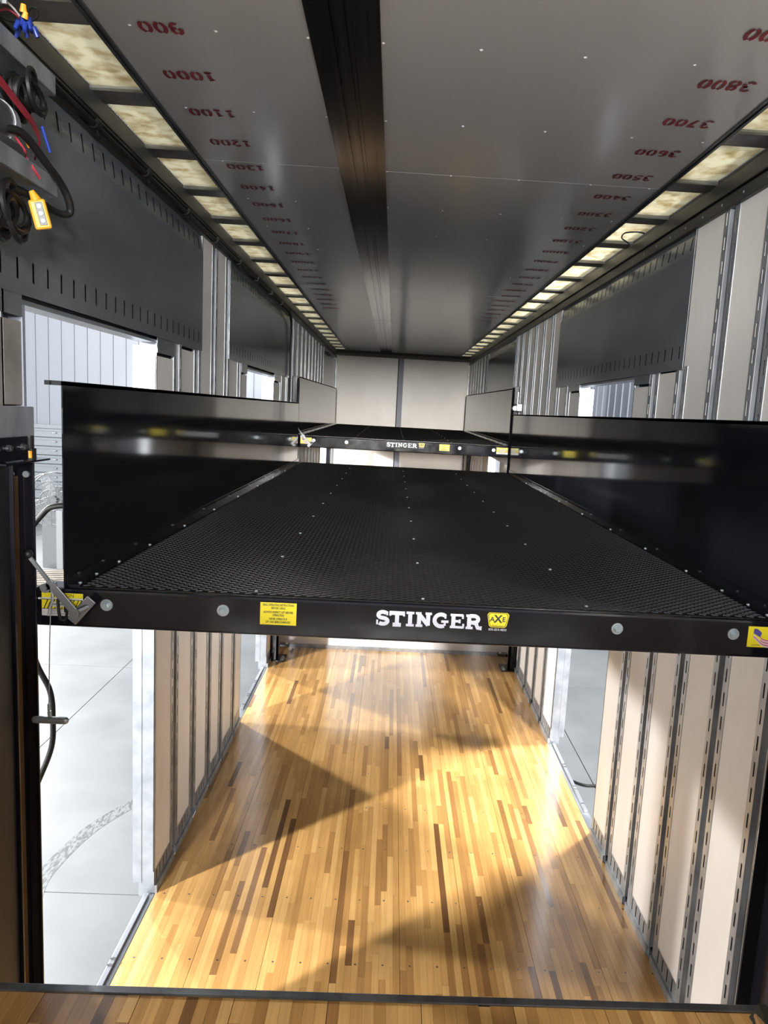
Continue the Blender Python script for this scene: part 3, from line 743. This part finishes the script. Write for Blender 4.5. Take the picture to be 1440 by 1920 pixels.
# ---------------------------------------------------------------- control gear on the left wall, top left
def tray(z, y1, xo, label):
    t = tag(empty('control_tray', (-1.243, y1, z)), label, 'metal bracket', 'control gear brackets on the left wall')
    d = xo + 1.243
    mb = MB().box(0, d, -1.2, 0, 0, .004).box(d - .004, d, -1.2, 0, 0, .052).box(0, d, -.004, 0, 0, .052)
    mb.build('channel', 'galv', t, bevel=.0015)
    MB().box(0, .004, -1.2, -.02, .0, .13).build('back_plate', 'galv', t)
    return t
tray(3.385, 2.266, -1.12, 'upper grey channel bracket on the left wall near the roof')
tray(3.10, 2.222, -1.10, 'lower grey channel bracket on the left wall, above the yellow pendant')
# motor cylinder lying in the lower tray
t = tag(empty('winch_motor', (-1.165, 1.95, 3.225)), 'grey cylindrical winch motor in the lower wall bracket, under a red strap', 'motor')
MB().cyl((0, -.25, 0), (0, .06, 0), .055, 24).build('motor_body', 'galv_dark', t, True)
MB().cyl((0, .06, 0), (0, .085, 0), .058, 24).cyl((0, .085, 0), (0, .10, 0), .03, 16).build('end_cap', 'galv', t, True)
MB().box(-.05, .06, -.2, .1, -.118, -.05).build('motor_base', 'galv_dark', t)
mb = MB(); 
sp = bez([(-1.225, 1.80, 3.16), (-1.10, 1.80, 3.29), (-1.095, 1.88, 3.29), (-1.097, 2.02, 3.262), (-1.106, 2.10, 3.252), (-1.12, 2.16, 3.235), (-1.15, 2.2, 3.2)], 8)
for a, b in zip(sp[:-1], sp[1:]): mb.obox(a, b, (1, 0, .2), .011, .0025)
tag(mb.build('strap', 'red'), 'dark red webbing strap across the wall bracket gear', 'strap')
def coil(loc, rx, rz, n, seed, label, rad=.006):
    random.seed(seed); pts = []
    for i in range(n * 14):
        a = 2 * PI * i / 14; j = i / 14
        pts.append((loc[0] + .03 * math.sin(j * 2.1) + .02 * math.sin(a * .5), loc[1] + (rx + .012 * math.sin(j * 1.7)) * math.cos(a), loc[2] + (rz + .014 * math.sin(j * 2.9)) * math.sin(a) - .004 * j % .03))
    return tag(MB().tube(pts, rad, 6).build('cable_coil', 'rubber', smooth=True), label, 'cable')
coil((-1.135, 2.10, 3.335), .055, .04, 6, 3, 'coiled black cable between the two wall brackets', .007)
coil((-1.16, 2.03, 3.03), .075, .05, 7, 5, 'tangle of black cable hanging below the lower wall bracket', .0075)
# big black lead looping round the tray end
lp = [(-1.12, 1.98, 3.20), (-1.10, 2.03, 3.205), (-1.085, 2.12, 3.165), (-1.078, 2.2, 3.13), (-1.072, 2.235, 3.09), (-1.078, 2.24, 3.065), (-1.10, 2.20, 3.06), (-1.12, 2.12, 3.075), (-1.14, 2.05, 3.08)]
tag(MB().tube(bez(lp, 8), .0105, 10).build('power_lead', 'rubber', smooth=True), 'thick black lead looping round the end of the lower bracket', 'cable')
# pendant control
t = tag(empty('pendant_control', (-1.095, 2.10, 3.035), (math.radians(8), math.radians(-14), math.radians(20))), 'yellow hand pendant hanging below the lower left bracket', 'remote control')
o = MB().box(-.021, .021, -.014, .014, -.045, .03).build('body', 'pendant', t, bevel=.006)
MB().cyl((0, 0, .028), (-.006, 0, .052), .014, 12, .007).build('cable_boot', 'pendant', t, True)
MB().box(-.006, .012, -.0155, -.013, -.035, .022).build('button_plate', 'dkgrey', t, bevel=.001)
for z in (.012, -.006, -.024): MB().cyl((.003, -.0155, z), (.003, -.018, z), .005, 10).build('button', 'galv_dark', t)
# loose wiring: coloured pigtails
def wires(loc, specs, label):
    t = tag(empty('wire_bundle', loc), label, 'wires')
    for c, pts in specs: MB().tube(bez(pts, 6), .003, 6).build('wire', c, t, True)
    return t
random.seed(11)
def sp_(cs, sx, sy, sz):
    out = []
    for c in cs:
        q = [(0, 0, 0)]
        for k in range(4): q.append((q[-1][0] + random.uniform(-1, 1) * sx, q[-1][1] + random.uniform(-.3, 1) * sy, q[-1][2] + random.uniform(-1, .6) * sz))
        out.append((c, q))
    return out
wires((-1.12, 2.02, 3.20), sp_(['red', 'white_label', 'dkgrey', 'orange', 'red', 'white_label', 'rubber'], .018, .03, .03), 'tangle of coloured wires and connectors in the lower wall bracket')
wb = tag(empty('wire_bundle', (-1.105, 2.06, 3.478)), 'clump of blue wire nuts with red and black leads above the upper wall bracket', 'wires')
for k in range(11):
    a = k * 2.399; rr = .010 + .0012 * k; q = Vector((rr * math.cos(a), rr * math.sin(a), .012 - .0022 * k)); e = Vector((q.x * 1.5, q.y * 1.5, q.z - .021))
    MB().cyl(q, e, .0078, 10, .0045).build('wire_nut', 'blue', wb)
MB().cyl((.006, -.02, .016), (.009, -.024, .034), .009, 10, .006).cyl((.010, -.022, .002), (.016, -.026, .016), .008, 10, .005).build('wire_nut', 'orange', wb)
for c, q in (('red', [(-.01, .0, .01), (-.03, -.02, .02), (-.05, -.05, .005), (-.075, -.09, .015)]), ('rubber', [(0, 0, .01), (.004, .02, .045), (.016, .03, .05), (.022, .02, .025), (.012, .0, .005)]), ('rubber', [(-.01, 0, 0), (-.04, -.03, -.005), (-.07, -.05, .01)]), ('white_label', [(-.01, .0, .014), (-.025, -.03, .03), (-.05, -.06, .03)])):
    MB().tube(bez(q, 6), .0028, 6).build('wire', c, wb, True)
t = tag(empty('junction_box', (-1.16, 1.80, 3.52)), 'grey junction box at the top left corner above the upper bracket', 'electrical box')
MB().box(-.05, .05, -.15, .16, -.05, .05).build('box_body', 'galv_dark', t, bevel=.004); MB().box(-.04, .06, .16, .165, -.045, .045).build('box_cover', 'galv', t)
tag(MB().cyl((-1.085, 2.10, 3.25), (-1.078, 2.13, 3.195), .004, 8).build('blue_connector', 'blue'), 'small blue connector dangling beside the red strap', 'connector')

# cable run along the top left corner
cp = [(-1.213, -.4, 3.49), (-1.213, 2.3, 3.49), (-1.213, 3.0, 3.488), (-1.212, 4.4, 3.488), (-1.212, 6, 3.492), (-1.214, 7.3, 3.49), (-1.216, 7.72, 3.45), (-1.218, 7.86, 3.3), (-1.222, 7.88, 3.0), (-1.222, 7.88, 2.55)]
t = tag(empty('cable_run', (-1.21, 2.3, 3.49)), 'black cable bundle clipped along the left wall under the roof rail', 'cable')
for dz, rr in ((0, .011), (.018, .007)):
    q = MB().tube([Vector(v) - Vector((-1.21, 2.3, 3.49)) + Vector((dz * .3, 0, dz)) for v in bez(cp, 10)], rr, 8).build('cable', 'rubber', t, True)
for y in (2.78, 3.32, 3.93, 4.55, 5.2, 5.85, 6.5, 7.1):
    MB().cyl((-.004, y - 2.3 - .018, .004), (-.004, y - 2.3 + .018, .004), .022, 12).cyl((.004, y - 2.3, -.02), (.008, y - 2.3, -.04), .004, 6).build('clamp', 'rubber', t)

# small wire loop at the right roof edge
lw = [(1.215, 4.27, 3.61), (1.17, 4.27, 3.615), (1.12, 4.32, 3.618), (1.13, 4.41, 3.612), (1.18, 4.46, 3.60), (1.215, 4.46, 3.575)]
tag(MB().tube(bez(lw, 8), .004, 6).build('wire_loop', 'rubber', smooth=True), 'small loop of wire hanging from the right roof rail', 'wire')
# winch on right wall by the far lift
t = tag(empty('hand_winch', (1.215, 8.05, 2.66)), 'small dark hand winch on the right wall behind the side panel', 'winch')
MB().box(-.03, .03, -.06, .06, -.03, .05).build('frame', 'galv_dark', t, bevel=.004)
MB().cyl((-.045, -.05, 0), (-.045, .05, 0), .025, 14).build('drum', 'galv', t, True)
MB().obox((-.03, -.09, .0), (-.03, -.10, .17), (1, 0, 0), .005, .004).build('crank', 'zinc', t)
# cardboard box near the camera, bottom right
t = tag(empty('cardboard_box', (.94, 1.52, DECK_Z)), 'tan cardboard box with dark cloth on top, bottom right corner', 'box')
MB().box(-.085, .16, -.12, .12, 0, .165).build('carton', 'card', t)
mb = MB(); n = 14
for i in range(n):
    for j in range(n):
        def P(a, b):
            u, v_ = -.09 + .26 * a / n, -.13 + .262 * b / n
            return (u, v_, .172 + .012 * math.sin(a * 1.1) * math.cos(b * .9) - (.05 if a == 0 else 0) * (.3 + .7 * abs(math.sin(b * .7))) )
        mb.quad(P(i, j), P(i + 1, j), P(i + 1, j + 1), P(i, j + 1))
mb.build('cloth', 'cloth', t, True)

# ---------------------------------------------------------------- hall outside
G = -.6
gnd = struct(empty('floor_hall', (0, 0, G)))
xs = [-17, -7.9, -3.15, 1.8, 6.5]; ys = [-34, -13, -3.8, .3, 4.4, 8.47, 12.6, 18.0]
for i in range(len(xs) - 1):
    for j in range(len(ys) - 1):
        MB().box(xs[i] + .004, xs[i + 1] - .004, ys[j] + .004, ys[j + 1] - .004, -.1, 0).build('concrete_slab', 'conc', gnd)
MB().box(-17, 6.5, -34, 18, -.2, -.012).build('slab_base', 'galv_dark', gnd)
# tyre mark on the slab by the near left door
mk = bez([(-1.72, 5.9, .0012), (-1.98, 5.55, .0012), (-2.2, 5.1, .0012), (-2.28, 4.6, .0012), (-2.24, 4.32, .0012)], 6)
mb = MB(); ribbon(mb, [(q.x, q.y) for q in mk], .055, lambda a, b: (a, b, .0012)); mb.build('tyre_mark', 'skidmark', gnd)
whf = struct(empty('wall_hall_front', (0, 18, G)))
cl = MB(); cl.box(.004, .296, 0, .05, 0, 7.5).box(-.012, .012, -.022, .03, 0, 7.5)
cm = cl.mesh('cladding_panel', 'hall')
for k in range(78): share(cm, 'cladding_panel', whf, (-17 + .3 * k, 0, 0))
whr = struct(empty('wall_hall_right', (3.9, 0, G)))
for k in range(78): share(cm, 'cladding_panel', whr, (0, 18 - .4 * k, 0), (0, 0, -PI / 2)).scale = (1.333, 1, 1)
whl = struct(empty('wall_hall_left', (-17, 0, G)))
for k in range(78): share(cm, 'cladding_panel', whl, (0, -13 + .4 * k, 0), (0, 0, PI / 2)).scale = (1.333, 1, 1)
# slatted overhead door
t = struct(empty('door_1', (-8.2, 17.9, G)))
sl = MB().box(-2.2, 2.6, -.03, .03, .01, .20).box(-2.2, 2.6, -.06, -.03, .15, .195).mesh('door_slat', 'door')
for k in range(11): share(sl, 'door_slat', t, (0, 0, .21 * k))
MB().box(-2.2, 2.6, -.05, .05, 2.31, 2.40).build('door_header', 'door', t)
for k in range(11): MB().box(.05, .13, -.085, -.06, .21 * k + .1, .21 * k + .125).build('door_latch', 'galv_dark', t)
# pallet, board, fan, stand behind the near left door
def pallet(loc, label):
    t = tag(empty('pallet', loc, (0, 0, .35)), label, 'pallet', 'pallets on the hall floor')
    for k in range(7): MB().box(-.6, .6, -.5 + k * .155, -.41 + k * .155, .10, .12).build('deck_board', 'pallet', t)
    for x in (-.55, 0, .55): MB().box(x - .04, x + .04, -.5, .5, .02, .10).build('stringer', 'pallet', t)
    for k in (0, 3, 6): MB().box(-.6, .6, -.5 + k * .155, -.41 + k * .155, 0, .02).build('bottom_board', 'pallet', t)
    return t
pallet((-5.35, 11.75, G), 'lower weathered wooden pallet on the concrete, seen through the left door gap')
pallet((-5.3, 11.78, G + .125), 'upper weathered wooden pallet of the stack seen through the left door gap')
t = tag(empty('drum_fan', (-5.85, 12.75, G + .02)), 'large round grey drum fan on a stand outside the left door', 'fan')
for rr, yy in ((.46, -.1), (.46, .1), (.32, -.13), (.18, -.15)):
    MB().tube([(rr * math.cos(a * PI / 24), yy, 1.33 + rr * math.sin(a * PI / 24)) for a in range(49)], .009, 6).build('cage_ring', 'yard_grey', t, True)
mb = MB()
for k in range(16):
    a = k * PI / 8; mb.cyl((.05 * math.cos(a), -.16, 1.33 + .05 * math.sin(a)), (.46 * math.cos(a), -.1, 1.33 + .46 * math.sin(a)), .004, 5)
o = mb.build('cage_wires', 'yard_grey', t); o['kind'] = 'stuff'
for k in range(4):
    a = k * PI / 2 + .4; d = Vector((math.cos(a), 0, math.sin(a))); MB().obox(Vector((0, 0, 1.33)) + d * .06, Vector((0, 0, 1.33)) + d * .4, (0, 1, .5), .09, .004).build('blade', 'yard_light', t)
MB().cyl((0, -.08, 1.33), (0, .16, 1.33), .07, 16).build('motor_hub', 'yard_grey', t, True)
MB().cyl((0, .1, 0.03), (0, .1, 1.3), .025, 12).build('stand_pole', 'yard_grey', t, True)
MB().box(-.35, .35, -.25, .35, 0, .03).build('base', 'yard_grey', t, bevel=.01)
t = MB().box(-5.47, -5.0, 13.3, 13.33, G, .75).build('particle_board', 'osb'); tag(t, 'upright tan particle board leaning behind the pallets', 'board')
t = tag(empty('support_stand', (-5.62, 12.45, G + .0)), 'pale square support stand on the hall floor beside the fan', 'stand')
MB().box(-.05, .05, -.05, .05, .02, 1.2).build('column', 'yard_light', t); MB().box(-.14, .14, -.14, .14, 0, .02).build('base_plate', 'yard_grey', t)
MB().box(-.09, .09, -.09, .09, .1, .16).build('collar', 'yard_light', t)
t = MB().box(-6.35, -5.48, 13.36, 13.42, G, .9).build('grey_panel', 'yard_grey'); tag(t, 'dull grey panel standing behind the fan', 'panel')
t = MB().box(-6.2, -4.9, 14.6, 14.7, .02, .12).build('yellow_beam', 'yard_yellow'); tag(t, 'yellow horizontal rack beam far behind the fan', 'beam')
# black lead lying on the concrete by the right door
tag(MB().tube(bez([(1.56, 6.2, G + .012), (1.66, 6.08, G + .012), (1.8, 6.05, G + .012), (2.2, 6.15, G + .012)], 8), .012, 8).build('ground_cable', 'rubber', smooth=True), 'short black cable on the concrete outside the right door', 'cable')
